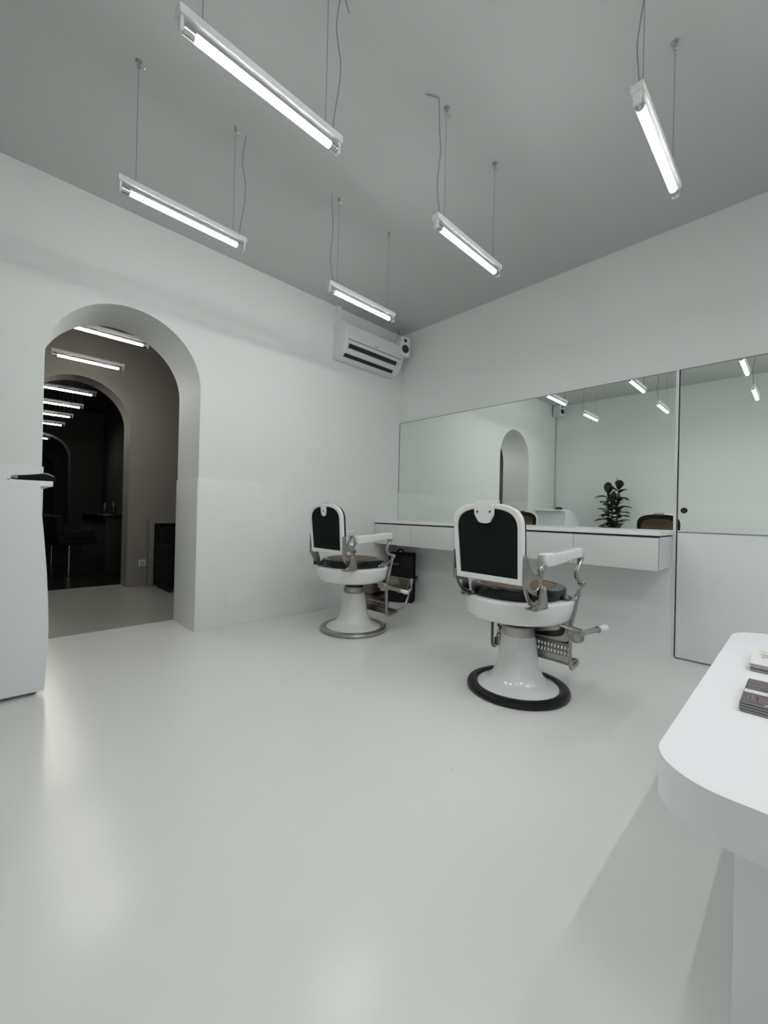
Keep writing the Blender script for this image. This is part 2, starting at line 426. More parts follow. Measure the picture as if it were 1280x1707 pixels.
far = [(.85, 'topmost glowing tube lamp seen through the arch, nearest the white room'), (1.78, 'second glowing tube lamp beyond the arch, before the inner arch'),
       (3.30, 'first glowing tube lamp inside the dark room beyond the inner arch'), (4.30, 'second glowing tube lamp in the dark room beyond the inner arch'),
       (5.26, 'third glowing tube lamp in the dark room beyond the inner arch'), (6.27, 'fourth glowing tube lamp in the dark room beyond the inner arch'),
       (8.50, 'farthest small glowing tube lamp behind the third arch')]
for i, (y, l) in enumerate(far):
    o = lampD if i == 0 else copy_tree(lampD)
    o.location = (-2.83, y, 2.5); tag(o, l, 'ceiling lamp', g)

# ------------------------------------------------------------------ barber chairs
def back_outline(w0, w1, zs, zt, n=2.6, k=22):
    """closed outline (y,z): bottom half width w0, shoulder w1 at zs, apex zt"""
    pts = [(w0*u, 0) for u in (-1, -.5, 0, .5, 1)]
    for i in range(1, 8): t = i/8; pts.append((w0+(w1-w0)*t, zs*t))
    for i in range(2*k+1):
        a = pi*i/(2*k); c, s_ = cos(a), sin(a)
        pts.append((w1*math.copysign(abs(c)**(2/n), c), zs+(zt-zs)*abs(s_)**(2/n)))
    for i in range(7, 0, -1): t = i/8; pts.append((-(w0+(w1-w0)*t), zs*t))
    return pts

def make_chair(label, loc, rz, style):
    near = style == 'near'
    t = thing('barber_chair', label, 'chair', loc, rz, 'vintage barber chairs facing the mirror')
    metal = M['nickel']
    # side geometry measured for each chair: backrest foot/apex, hinge, bar and step positions
    XB, LEAN, ZB, ZT = (-.357, .037, .663, .397) if near else (-.306, .037, .670, .395)
    YS = .25
    OX, OY = (.005, .026) if near else (0, 0)
    PX, PY = (-.010, .032) if near else (-.018, .012)
    BY = -.012 if near else -.018
    DZ = -.034 if near else -.040
    # pedestal
    prof = [(.226, .012), (.226, .030), (.216, .038), (.195, .046), (.165, .062), (.140, .09), (.122, .13), (.112, .18), (.105, .24), (.098, .28), (.092, .318)]
    if not near: prof = [(.232, .012), (.232, .032), (.22, .042), (.19, .055), (.155, .075), (.132, .105), (.118, .15), (.108, .21), (.100, .26), (.092, .322)]
    MB().lathe(prof, c=(OX, OY, 0), seg=56).build('pedestal', M['porc'] if near else M['cast'], t)
    rw = .222 if near else .230
    rp = [(rw, 0), (.272, 0), (.283, .006), (.286, .016), (.280, .030), (.262, .040), (rw+.016, .038), (rw+.004, .028), (rw, .012)]
    MB().loops([[(OX+r*cos(2*pi*i/64), OY+r*sin(2*pi*i/64), z) for i in range(64)] for r, z in rp], closed=True).build('base_ring', M['rubber'] if near else metal, t)
    if near:
        MB().lathe([(.091, .318), (.0925, .323), (.0925, .368), (.088, .373)], c=(OX, OY, 0), seg=48).build('collar', metal, t)
        MB().lathe([(.083, .37), (.083, .43)], c=(OX, OY, 0), seg=40).build('pump_shaft', M['bplast'], t)
    else:
        c = MB().lathe([(.083, .322), (.0845, .327), (.0845, .365), (.08, .370)], seg=48)
        for i in range(20):
            a = 2*pi*i/20; n0 = len(c.bm.verts); c.box(-.004, .004, -.004, .004, .329, .363)
            c.bm.verts.ensure_lookup_table()
            bmesh.ops.transform(c.bm, matrix=Matrix.Rotation(a, 4, 'Z') @ Matrix.Translation((.085, 0, 0)), verts=c.bm.verts[n0:])
        c.build('collar', metal, t)
        MB().lathe([(.075, .365), (.075, .425)], seg=40).build('pump_shaft', M['bplast'], t)
    # porcelain seat pan
    MB().lathe([(.20, .462), (.262, .464), (.276, .470), (.286, .485), (.296, .53), (.301, .562), (.302, .574), (.298, .582), (.290, .586), (.2, .586)],
               c=(PX, PY, DZ), seg=72, n=2.05, nf=2.15).build('seat_pan', M['porc'], t, angle=50)
    cu = MB().lathe([(.235, .584), (.256, .586), (.260, .590), (.262, .600), (.262, .632), (.259, .640), (.250, .646), (.235, .650), (.215, .648), (.205, .642)],
                    c=(PX, PY, DZ), seg=64, n=2.1, nf=2.3, sx=.975, sy=.975).build('seat_cushion', M['blackw'], t, angle=50)
    MB().lathe([(.206, .640), (.208, .645), (.202, .650), (.10, .655), (.02, .656)], c=(PX, PY, DZ), seg=56, n=2.1, nf=2.3, sx=.975, sy=.975).build('cane_seat', M['cane'], cu)
    # backrest
    w0, w1 = (.198, .206) if near else (.200, .208)
    zt = ZT; lean = LEAN/ZT
    def F(u, v, w): return (XB-lean*v+w, u+BY, ZB+v-w*lean)
    nn = 2.9 if near else 2.6
    out = back_outline(w0, w1, .275, zt, nn); inn = back_outline(w0-.027, w1-.027, .262, zt-.027, nn)
    inn = [(u, max(v, .030)) for u, v in inn]
    b = MB().ring(out, inn, F, -.016, .014, bev=.004).build('backrest_frame', M['porcw'], t, angle=40)
    MB().prism(inn, None, -.008, .008, f=F).build('back_panel', M['fabric'], b)
    out2 = [(u*.985, v) for u, v in back_outline(w0-.002, w1-.002, .275, zt-.003, nn)]
    inn2 = [(u, max(v, .045)) for u, v in back_outline(w0-.045, w1-.045, .25, zt-.05, nn)]
    MB().ring(out2, inn2, F, .0145, .036, bev=.005).build('front_frame', M['blackw'], b, angle=40)
    MB().prism(inn2, None, .014, .026, f=F).build('cane_back', M['cane'], b)
    # headrest bracket on the back of the frame
    if near:
        z_ = zt+.004
        sh = [(-.050, z_), (.050, z_), (.052, z_-.02), (.058, z_-.030), (.058, z_-.060), (.047, z_-.078), (.034, z_-.100), (.014, z_-.106), (-.014, z_-.106), (-.034, z_-.100), (-.047, z_-.078), (-.058, z_-.060), (-.058, z_-.030), (-.052, z_-.02)]
        hb = MB().prism(sh, None, -.028, -.0155, bev=.002, f=F); hb.box(XB-LEAN-.028, XB-LEAN+.018, BY-.052, BY+.052, ZB+zt+.003, ZB+zt+.012, bev=.002)
        hb = hb.build('headrest_bracket', M['porcw'], b)
        for s in (-1, 1):
            MB().cyl(F(s*.038, z_-.048, -.0278), F(s*.038, z_-.048, -.0302), .0055, 14).build('screw', M['bplast'], hb)
        MB().cyl(F(0, z_-.086, -.0278), F(0, z_-.086, -.0290), .008, 16).build('screw', M['porcw'], hb)
    else:
        sh = [(-.033, zt-.015), (.033, zt-.015), (.033, zt-.065), (.027, zt-.088), (.012, zt-.103), (-.012, zt-.103), (-.027, zt-.088), (-.033, zt-.065)]
        hb = MB().prism(sh, None, -.024, -.0155, bev=.002, f=F).build('headrest_bracket', M['porcw'], b)
        MB().box(XB-LEAN-.012, XB-LEAN+.02, BY-.032, BY+.032, ZB+zt-.006, ZB+zt+.004, bev=.002).build('headrest_slot', M['bplast'], b)
        MB().cyl(F(0, zt-.063, -.0236), F(0, zt-.063, -.0255), .007, 12).build('screw', M['bplast'], hb)
    xs = XB-.012        # strip line on the backrest side
    xp = -.265 if near else -.248   # hinge pivot
    px0, px1 = (-.247, .152) if near else (-.213, .175)
    xf = .165 if near else .175     # front support top
    xball = .188 if near else .210
    bx, bz = (.078, .170) if near else (.150, .128)
    sx1 = .190 if near else .300
    # arms, brackets and bars on both sides
    for s in (-1, 1):
        Y = s*YS
        L = []
        for k_, za, zb, hw in [(0, .758, .812, .028), (.02, .754, .818, .032), (.2, .756, .820, .032), (.45, .765, .822, .031), (.68, .776, .829, .030), (.88, .781, .835, .032), (.98, .780, .836, .032), (1, .785, .831, .028)]:
            x = px0+(px1-px0)*k_
            r = .008; lp = []
            for cy, cz, a0 in ((hw-r, zb-r, 0), (-hw+r, zb-r, 90), (-hw+r, za+r, 180), (hw-r, za+r, 270)):
                for k in range(4):
                    a = radians(a0+30*k); lp.append((x, Y-s*.005+cy+r*cos(a), cz+r*sin(a)))
            L.append(lp)
        MB().loops(L).build('armrest', M['porc'], t, angle=60)
        # hinge: strip on the backrest, web plate with a hole
        Yp = Y; Y = s*(YS if s < 0 else .205)
        yb = BY+s*(w1+.006)
        h = MB()
        h.box(xs-.014, xs+.014, yb-.004, yb+.004, .655, .812, bev=.003)
        for z in (.69, .74, .785): h.cyl((xs, yb+s*.003, z), (xs, yb+s*.007, z), .004, 10)
        W_ = xp-xs
        shape = [(1.05, .637), (1.08, .655), (1.05, .690), (1.03, .725), (.92, .720), (.66, .716), (.42, .730), (.24, .760), (.12, .800), (.02, .805), (0, .76), (0, .70), (0, .652), (.12, .645), (.35, .628), (.60, .615), (.85, .612)]
        shape = [(xs+W_*a, z if s < 0 else max(z, .640)) for a, z in shape]
        cxh, czh, ra, rb = xs+W_*.55, (.668 if s < 0 else .678), abs(W_)*.33, (.027 if s < 0 else .020)
        def G(u, v, w):
            k = min(1, max(0, (u-xs)/W_)); return (u, (BY+s*(w1+.008))*(1-k)+(Y-s*.004)*k+w, v)
        ou, ii = [], []
        n = 64; m_ = len(shape)
        for i in range(n):
            a = 2*pi*i/n; dx, dz = cos(a), sin(a); best = None
            for k in range(m_):
                x1, z1 = shape[k]; x2, z2 = shape[(k+1) % m_]
                ex, ez = x2-x1, z2-z1; den = dx*ez-dz*ex
                if abs(den) < 1e-9: continue
                tt = ((x1-cxh)*ez-(z1-czh)*ex)/den; uu = ((x1-cxh)*dz-(z1-czh)*dx)/den
                if tt > 0 and -1e-6 <= uu <= 1+1e-6 and (best is None or tt < best): best = tt
            ou.append((cxh+dx*best, czh+dz*best)); ii.append((cxh+ra*dx, czh+rb*dz))
        h.ring(ou, ii, G, -.004, .004, bev=.0015)
        h.tube([(xp+.002, Y, .70), (xp-.004, Y, .722), (xp-.006, Y, .745), (xp+.03, Y, .760)], .011, 10, smooth=5, sq=(1.3, 1))
        h.cyl((xp, Y-.016, .738), (xp, Y+.016, .738), .017, 18, bev=.003)
        h.build('back_hinge', metal, t, angle=40)
        f = MB()
        sh = [(-.022, .645), (-.014, .660), (0, .666), (.014, .660), (.021, .645), (.034, .600), (.046, .548), ((-.080 if s < 0 else -.03), .548), ((-.060 if s < 0 else -.03), .558), ((-.038 if s < 0 else -.03), .570), (-.028, .606)]
        Yo = Y+s*.008
        f.prism([(xp+a, z) for a, z in sh], 'y', Yo-.006, Yo+.006, bev=.002)
        f.box(xp-(.075 if s < 0 else .02), xp+.044, min(Yo-s*.05, Yo+s*.006), max(Yo-s*.05, Yo+s*.006), .548, .556, bev=.002)
        if s < 0: f.tube([(xp-.07, Yo-s*.01, .560), (xp-.03, Yo-s*.02, .572), (xp+.0, Yo-s*.03, .580)], .008, 8, smooth=4)
        f.cyl((xp, Yo-s*.010, .645), (xp, Yo+s*.014, .645), .015, 16, bev=.004)
        f.build('pivot_foot', metal, t, angle=40)
        Y = Yp
        # curved strap joining back bottom to pan
        MB().tube([(xs+.004, BY+s*(w0+.006), .705), (xs+.004, BY+s*(w0+.008), .66), (xs+.03, BY+s*(w0+.006), .612), (xs+.07, BY+s*(w0+.0), .577), (xs+.115, BY+s*(w0-.01), .562)], .0095, 8, smooth=5, sq=(1.4, .7)).build('back_strap', metal, t)
        # front arm support and low brace
        a_ = MB()
        a_.tube([(xf-.005, Y, .785), (xf-.004, Y, .765), (xf-.028, Y, .735), (xf-.046, Y, .700), (xf-.040, Y, .670), (xball-.018, Y, .642)], .01, 10, smooth=5, rs=[.020, .017, .014, .0125, .0135, .014], sq=(.8, 1))
        a_.box(xf-.03, xf+.012, Y-.016, Y+.016, .772, .784, bev=.003)
        a_.build('arm_support', metal, t)
        c = MB()
        c.tube([(xball, Y, .632), (xball-.012, Y, .610), (xball-.048, Y, .587), (xball-.085, Y, .570), (xball-.13, Y-s*.005, .562), (xball-.16, Y-s*.02, .560)], .008, 8, smooth=5)
        c.sphere((xball, Y, .634), .020, 16, sc=(1, 1.2, 1)); c.cyl((xball-.13, Y-.014, .568), (xball-.13, Y+.012, .568), .014, 14, bev=.002)
        c.box(xball-.18, xball-.105, min(Y+s*.006, Y-s*.05), max(Y+s*.006, Y-s*.05), .548, .556)
        c.build('arm_brace', metal, t)
        # long flat side bar carrying the foot step
        Ys = s*.247
        MB().tube([(xball, Ys, .630), (xball*.75+bx*.25-.01, Ys, .56), (xball*.35+bx*.65-.005, Ys, .49), (bx-.005, Ys, .42), (bx-.008, Ys, .33), (bx-.006, Ys, bz+.06), (bx-.002, Ys, bz+.025), (bx+.018, Ys, bz+.006), (bx+.05, Ys, bz+.008), (sx1-.02, Ys, bz+.022)],
                      .01, 10, smooth=5, rs=[.014, .017, .019, .017, .015, .014, .015, .013, .012, .011], sq=(.55, 1)).build('side_bar', metal, t)
    SW = .243
    # footrest step
    lo = MB()
    lo.box(bx+.012, sx1, -SW, SW, bz+.016, bz+.036, bev=.005); lo.box(bx+.012, bx+.022, -SW, SW, bz+.016, bz+.065, bev=.003)
    if near: lo.box(sx1-.012, sx1, -SW, SW, bz-.002, bz+.036, bev=.004)
    pl = lo.build('foot_step', metal if near else M['bronze'], t)
    sl = MB(); nr = 5 if near else 7
    for i in range(nr):
        x = bx+.028+i*(sx1-bx-.045)/nr; sl.box(x, x+.009, -SW+.01, SW-.01, bz+.036, bz+.041, bev=.001)
    sl.build('tread_ribs', M['bronze'], pl)
    # pierced riser panel
    pts = MB()
    def R(u, v, w): return (bx+.018+v*.35+w, u, bz+.05+v)
    def slab(y0, y1, v0, v1):
        pts.loops([[R(y0, v0, -.002), R(y1, v0, -.002), R(y1, v0, .002), R(y0, v0, .002)], [R(y0, v1, -.002), R(y1, v1, -.002), R(y1, v1, .002), R(y0, v1, .002)]])
    for v0, v1 in ((0, .014), (.030, .042), (.058, .078)): slab(-.235, .235, v0, v1)
    for i in range(25):
        y0 = -.232+.464*i/24; k = .011
        slab(max(-.235, y0-k/2), min(.235, y0+k/2), .012, .032)
        slab(max(-.235, y0-k/2+.004), min(.235, y0+k/2+.004), .040, .060)
    pts.build('pierced_panel', M['nickel'] if near else M['bronze'], t)
    # calf panel with raised oval
    CZ = (bz+.13+.455)/2; CH = (.455-bz-.13)/2
    def Q(u, v, w): return (bx+.030+w+(v-.3)*.03, u, v)
    ou = [(-.232, CZ-CH), (-.232, CZ+CH), (.232, CZ+CH), (.232, CZ-CH)]
    cp = MB().prism(ou, None, -.004, .004, bev=.0015, f=Q).build('calf_panel', M['blackw'], t)
    fr_ = MB(); O = []; I = []; I2 = []
    for i in range(48):
        a = 2*pi*i/48; c_, s_ = cos(a), sin(a)
        k1 = (abs(c_)**8+abs(s_)**8)**(-1/8); k2 = (abs(c_)**3+abs(s_)**3)**(-1/3)
        O.append((.229*k1*c_, CZ+(CH-.004)*k1*s_)); I.append((.200*k2*c_, CZ+(CH-.016)*k2*s_)); I2.append((.165*c_*(1+.06*cos(4*a)), CZ+(CH-.032)*s_*(1+.1*cos(4*a))))
    fr_.ring(O, I, Q, -.009, -.004, bev=.001); fr_.build('calf_frame', metal if near else M['bronze'], cp)
    ov = MB(); ov.loops([[Q(u*sc, CZ+(v-CZ)*sc, w) for u, v in I2] for sc, w in ((1, -.0045), (.97, -.009), (.8, -.012), (.35, -.013))]); ov.build('oval_plate', metal if near else M['bronze'], cp)
    # reclining lever on the right-hand side
    lx, lz, sl_ = (.045, .385, -.03) if near else (.060, .400, -.30)
    y = -.278
    def lp(d, dy=0): return (lx+d, y-.02-d*.10+dy, lz+d*sl_)
    lv = MB()
    lv.tube([(lx-.12, -.15, lz+.055), (lx-.07, -.22, lz+.045), (lx-.02, y+.01, lz+.02)], .011, 8, smooth=4, sq=(1.5, .8))
    lv.cyl((lx, y+.03, lz+.008), (lx, y-.045, lz), .028, 18, bev=.005)
    if near: lv.cyl((lx, y-.008, lz+.016), (lx+.004, y-.020, lz-.045), .034, 8, bev=.012)
    else: lv.cyl((lx, y-.008, lz+.016), (lx, y-.010, lz-.035), .026, 16, bev=.006)
    e1 = .20 if near else .165
    lv.tube([lp(.01), lp(.08), lp(e1)], .013, 12, rs=[.022, .015, .0145])
    lv.cyl(lp(e1-.004), lp(e1+.008), .019, 16, bev=.002)
    lv = lv.build('recline_lever', metal, t, angle=40)
    MB().tube([lp(e1+k) for k in (.008, .018, .028, .048, .078, .098, .106)], .012, 14, rs=[.017, .017, .012, .017, .019, .014, .004], smooth=3).build('lever_handle', M['porcw'], lv)
    if not near:
        # flipped-out upper foot grid on curved arms
        gr = MB()
        def Gd(u, v, w): return (.445+v*.55, u, .302+v*.83+w)
        O = [(-.215, 0), (.215, 0), (.195, .118), (-.195, .118)]; I = [(-.20, .01), (.20, .01), (.182, .108), (-.182, .108)]
        gr.ring(O, I, Gd, -.004, .004, bev=.001)
        for i in range(8):
            v = .018+i*.0125
            gr.loops([[Gd(-.195, v, -.003), Gd(-.195, v+.006, -.003), Gd(-.195, v+.006, .003), Gd(-.195, v, .003)], [Gd(.195, v, -.003), Gd(.195, v+.006, -.003), Gd(.195, v+.006, .003), Gd(.195, v, .003)]])
        gr.loops([[Gd(.085*cos(2*pi*k/32)*sc, .059+.040*sin(2*pi*k/32)*sc, w) for k in range(32)] for sc, w in ((1, -.005), (1, .004), (.8, .007))])
        gr = gr.build('foot_grid', M['bronze'], t)
        for s in (-1, 1):
            MB().tube([(.28, s*.238, .160), (.34, s*.238, .168), (.395, s*.238, .198), (.430, s*.235, .250), (.447, s*.228, .305)], .011, 10, smooth=5, sq=(.8, 1)).build('grid_arm', metal, t)
            MB().tube([(.445, s*.228, .300), (.47, s*.235, .325), (.478, s*.232, .36), (.508, s*.212, .40)], .009, 10, smooth=4, rs=[.016, .010, .011, .015]).build('grid_bracket', metal, t)
    return t
make_chair('near vintage white barber chair with black rubber base ring and shield shaped bracket', (-1.369, -2.318, 0), radians(-3), 'near')
make_chair('far vintage white barber chair with metal base ring and flipped out foot grid', (-1.306, -.750, 0), radians(1), 'far')

# ------------------------------------------------------------------ air conditioner
ac = thing('air_conditioner', 'white split air conditioner high on the back wall near the corner', 'air conditioner', (-.615, 0, 2.56))
pr = [(0, .02), (0, .365), (-.06, .378), (-.15, .378), (-.185, .365), (-.205, .335), (-.213, .24), (-.212, .185), (-.205, .15), (-.19, .115), (-.150, .06), (-.10, .022), (-.05, .01)]
pr = [(y, z) for y, z in pr]
MB().prism(pr, 'x', -.415, .415, bev=.004).build('body', M['plast'], ac, angle=25)
MB().box(-.385, .385, -.2165, -.205, .181, .1845).build('panel_groove', M['gap'], ac)
def ac_quad(x0, x1, pa, pb, th):
    ny, nz = (pb[1]-pa[1]), -(pb[0]-pa[0]); l = sqrt(ny*ny+nz*nz); ny, nz = ny/l, nz/l
    if ny > 0: ny, nz = -ny, -nz
    return MB().loops([[(x, pa[0], pa[1]), (x, pb[0], pb[1]), (x, pb[0]+ny*th, pb[1]+nz*th), (x, pa[0]+ny*th, pa[1]+nz*th)] for x in (x0, x1)])
ac_quad(-.365, .325, (-.2035, .146), (-.184, .106), .003).build('air_slot', M['gap'], ac)
ac_quad(-.365, .345, (-.180, .100), (-.152, .064), .009).build('flap', M['plast'], ac)
ac_quad(-.375, .325, (-.149, .060), (-.118, .034), .003).build('air_slot', M['gap'], ac)
ac_quad(.345, .362, (-.200, .138), (-.190, .118), .002).build('indicator', M['plastg'], ac)
ac_quad(-.03, .02, (-.2125, .215), (-.2125, .207), .002).build('logo_mark', M['plastg'], ac)
tag(MB().box(-1.004, -.945, -.03, 0, 2.93, H, bev=.003).build('pipe_duct', M['wall']), 'slim white duct running from the air conditioner to the ceiling', 'duct')

# ------------------------------------------------------------------ small speakers
def speaker(label, loc, rz, drop):
    t = thing('wall_speaker', label, 'speaker', loc, rz, 'small white wall speakers')
    MB().box(-.085, .085, -.062, .062, -.108, .108, bev=.010, seg=3).build('cabinet', M['plast'], t)   # front is +x
    MB().cyl((.083, 0, -.03), (.088, 0, -.03), .046, 32, bev=.002).build('woofer', M['bplast'], t)
    MB().cyl((.083, 0, .063), (.088, 0, .063), .020, 24, bev=.002).build('tweeter', M['bplast'], t)
    MB().box(-.16, -.085, -.012, .012, -.012, .012).build('wall_bracket', M['bplast'], t)
    return t
speaker('small white speaker in the corner behind the air conditioner', (-.18, -.165, 2.895), radians(-104), 0)
speaker('small white speaker in the opposite corner, seen in the mirror', (-W+.155, -.125, 3.02), radians(-70), 0)
tag(MB().tube([(-W+.05, -.035, 2.93), (-W+.018, -.02, 2.85), (-W+.016, -.02, 2.2), (-W+.020, -.02, 1.9), (-W+.02, -.03, 1.3), (-W+.022, -.02, 1.0), (-W+.02, -.02, .4)], .004, 6, smooth=4).build('speaker_cable', M['cable']),
    'thin cable hanging down the corner below the mirrored speaker', 'cable')
tag(MB().tube([(-.16, -.10, H), (-.165, -.10, 3.09), (-.19, -.11, 3.02), (-.185, -.12, 2.99)], .003, 6, smooth=4).build('speaker_cable', M['bplast']),
    'short dark cable from ceiling to the speaker beside the air conditioner', 'cable')

# ------------------------------------------------------------------ reception desk and device
dk = thing('reception_desk', 'tall white reception desk with curved panel left of the arch', 'desk', (-3.8, -.37, 0))
dx, dy = 3.8, .37
edge = [(-3.352, .022), (-3.342, .2), (-3.340, .35), (-3.345, .5), (-3.353, .65), (-3.366, .82), (-3.378, .95), (-3.385, 1.05), (-3.388, 1.118), (-3.392, 1.126)]
topc = [(-3.46, 1.127), (-3.52, 1.122), (-3.576, 1.112), (-3.65, 1.092), (-3.71, 1.07), (-3.78, 1.04), (-3.84, 1.0), (-3.90, .95), (-3.958, .895), (-4.016, .82), (-4.07, .73), (-4.12, .60), (-4.15, .45), (-4.16, .25), (-4.16, .022)]
ol = [(x+dx, z) for x, z in edge+topc]
MB().prism(ol, 'y', -.645+dy, -.622+dy).build('curved_panel', M['desk'], dk, angle=40)
body = [(min(x, -3.395)+dx, min(z, 1.10)) for x, z in edge[::3]+[(-3.392, 1.10)]]+[(x+dx, min(z-.02, 1.10)) for x, z in topc[2:-1]]+[(-4.16+dx, .022)]
body = [(-3.395+dx, .03), (-3.395+dx, 1.099)]+[(x+dx, min(z-.02, 1.099)) for x, z in topc[1:-1]]+[(-4.155+dx, .03)]
MB().prism(body, 'y', -.622+dy, -.11+dy).build('cabinet_body', M['desk'], dk, angle=40)
MB().box(-3.50+dx, -3.333+dx, -.62+dy, -.11+dy, 1.101, 1.1285, bev=.0015).build('top_shelf', M['work'], dk)
for x in (-3.40, -4.1):
    for y in (-.60, -.16):
        MB().cyl((x+dx, y+dy, 0), (x+dx, y+dy, .03), .018, 14).build('foot', M['plastg'], dk)
dv = thing('handheld_device', 'black handheld device with grey tip lying on the white reception desk', 'device', (-3.41, -.53, 1.1295), radians(4))
L = []
for x, z0, z1, hw in [(-.088, .008, .016, .008), (-.083, .004, .022, .014), (-.06, .002, .027, .018), (-.03, .001, .031, .019), (.0, .001, .036, .021), (.03, .001, .041, .027), (.048, .0, .045, .032), (.065, .0, .040, .034), (.085, .0, .030, .034), (.094, .003, .020, .030)]:
    zc = (z0+z1)/2; hz = (z1-z0)/2
    L.append([(x, hw*math.copysign(abs(cos(a))**.7, cos(a)), zc+hz*math.copysign(abs(sin(a))**.7, sin(a))) for a in [2*pi*k/20+.001 for k in range(20)]])
MB().loops(L).build('shell', M['fabric'], dv, angle=50)
L = []
for x, z1, hw in [(.034, .0425, .020), (.048, .0465, .024), (.065, .0415, .026), (.087, .031, .024)]:
    L.append([(x, -hw, z1-.006), (x, hw, z1-.006), (x, hw*.9, z1+.001), (x, -hw*.9, z1+.001)])
MB().loops(L).build('grey_top', M['plastg'], dv)
L = [[(x, hw*cos(2*pi*k/18), .0145+hz*sin(2*pi*k/18)) for k in range(18)] for x, hw, hz in [(-.086, .012, .0095), (-.082, .0155, .0115), (-.064, .0185, .0135)]]
MB().loops(L).build('grey_tip', M['plastg'], dv)
MB().tube([(-.087, 0, .010), (-.094, 0, .004), (-.098, .006, .002), (-.10, .03, .002)], .0015, 6, smooth=4).build('cord', M['bplast'], dv)

# ------------------------------------------------------------------ rubber plant (seen in the mirror)
pt = thing('potted_plant', 'dark leafy rubber plant against the left wall, seen in the mirror', 'plant', (-4.02, -1.18, 0))
MB().lathe([(.12, 0), (.125, .01), (.15, .40), (.155, .42), (.15, .43), (.14, .43), (.135, .40)], seg=40).build('pot', M['pot'], pt)
MB().lathe([(.134, .37), (.134, .398), (.05, .405)], seg=30).build('soil', M['soil'], pt)
stems = [((0, -.05), (.02, -.075), 1.50), ((0, .06), (.0, .09), 1.43), ((.04, 0), (.05, .01), 1.28)]
sm = MB()
for (a, b, h) in stems: sm.tube([(a[0], a[1], .39), ((a[0]+b[0])/2+.01, (a[1]+b[1])/2, .39+(h-.39)/2), (b[0], b[1], h)], .009, 8, smooth=6, rs=[.012, .009, .005])
sm.build('stem', M['stem'], pt)
lf = MB()
def leaf(base, az, el, ln, wd):
    n = 8; rows = []
    for i in range(n+1):
        t_ = i/n; w = wd*sin(pi*min(1, t_**.85))**.75 if 0 < t_ < 1 else .002
        r = ln*t_; bend = -.35*t_*t_*ln
        x = r*cos(el); z = r*sin(el)+bend*cos(el)
        row = []
        for k in (-1, -.5, 0, .5, 1): row.append(Vector((x, w*k, z+abs(k)*w*.35)))
        rows.append(row)
    mt = Matrix.Translation(base) @ Matrix.Rotation(az, 4, 'Z')
    vs = [[lf.bm.verts.new(mt @ p) for p in row] for row in rows]
    for a, b in zip(vs[:-1], vs[1:]):
        for k in range(4): lf.bm.faces.new((a[k], a[k+1], b[k+1], b[k]))
for si, (a, b, h) in enumerate(stems):
    z = .72; k = 0
    while z < h+.01:
        t_ = (z-.39)/(h-.39)
        px = a[0]+(b[0]-a[0])*t_; py = a[1]+(b[1]-a[1])*t_
        top = z > h-.05
        leaf((px, py, z), k*2.4+si*1.3+random.uniform(-.2, .2), radians(random.uniform(55, 75) if top else random.uniform(10, 40)), random.uniform(.19, .25), random.uniform(.055, .068))
        k += 1; z += .030
    leaf((b[0], b[1], h), si*2.0+1.2, radians(80), .2, .055)
lo = lf.build('foliage', M['leaf'], pt, angle=80)
so = lo.modifiers.new('thickness', 'SOLIDIFY'); so.thickness = .0015

# ------------------------------------------------------------------ black case in the corner
bc = thing('equipment_case', 'tall black case with top handle standing in the corner under the counter', 'case', (-.175, -.235, 0), radians(-58))
# local x = width, local y = depth (front is -y)
MB().box(-.13, .155, -.075, .075, .006, .555, bev=.014, seg=3).build('case_body', M['fabric'], bc)
MB().box(.02, .145, -.0775, -.074, .03, .52, bev=.004).build('front_panel', M['rubber'], bc)
MB().tube([(-.045, 0, .553), (-.04, 0, .575), (-.01, 0, .590), (.02, 0, .575), (.025, 0, .553)], .010, 10, smooth=5, sq=(1, 1.4)).build('top_handle', M['rubber'], bc)
lg = MB(); lg.cyl((-.075, -.0745, .43), (-.075, -.0775, .43), .0095, 18)
x = -.058
for w_ in (.010, .004, .010, .010, .009): lg.box(x, x+w_*.75, -.0775, -.0745, .4245, .4345); x += w_+.001
lg.build('logo', M['plastg'], bc)
for x in (-.1, .12): MB().cyl((x, .0, .008), (x, .0, 0), .016, 12).build('foot', M['rubber'], bc)

# ------------------------------------------------------------------ sockets and access covers
def socket(name, label, loc, rz, plug):
    t = thing(name, label, 'socket', loc, rz)
    MB().box(-.04, .04, -.012, 0, -.04, .04, bev=.004).build('faceplate', M['socket'], t)
    if plug:
        MB().cyl((0, -.012, 0), (0, -.016, 0), .024, 24).build('socket_well', M['socket'], t)
    return t
s1 = socket('wall_socket', 'white wall socket right of the black case', (-.008, -.335, .26), radians(-90), False)
MB().cyl((0, -.012, .01), (0, -.045, .01), .017, 18, bev=.004).build('plug', M['bplast'], s1)
s2 = socket('wall_socket', 'single pale wall socket in the room beyond the arch', (-2.13, Y2, .295), 0, False)
MB().box(-.022, .022, -.0135, -.012, -.022, .022, bev=.004).build('socket_well', M['plastg'], s2)
MB().cyl((0, -.0135, 0), (0, -.015, 0), .012, 16).build('contact_ring', M['socket'], s2)
tag(MB().box(-2.10, -1.850, -TT-.003, -TT, .140, .315, bev=.002).build('access_cover', M['tilex']), 'larger flush white access cover low on the tiled back wall', 'cover')
tag(MB().box(-1.375, -1.25, -TT-.0025, -TT, .118, .218, bev=.001).build('access_cover', M['tilex']), 'smaller flush white cover plate left of the far barber chair base', 'cover')

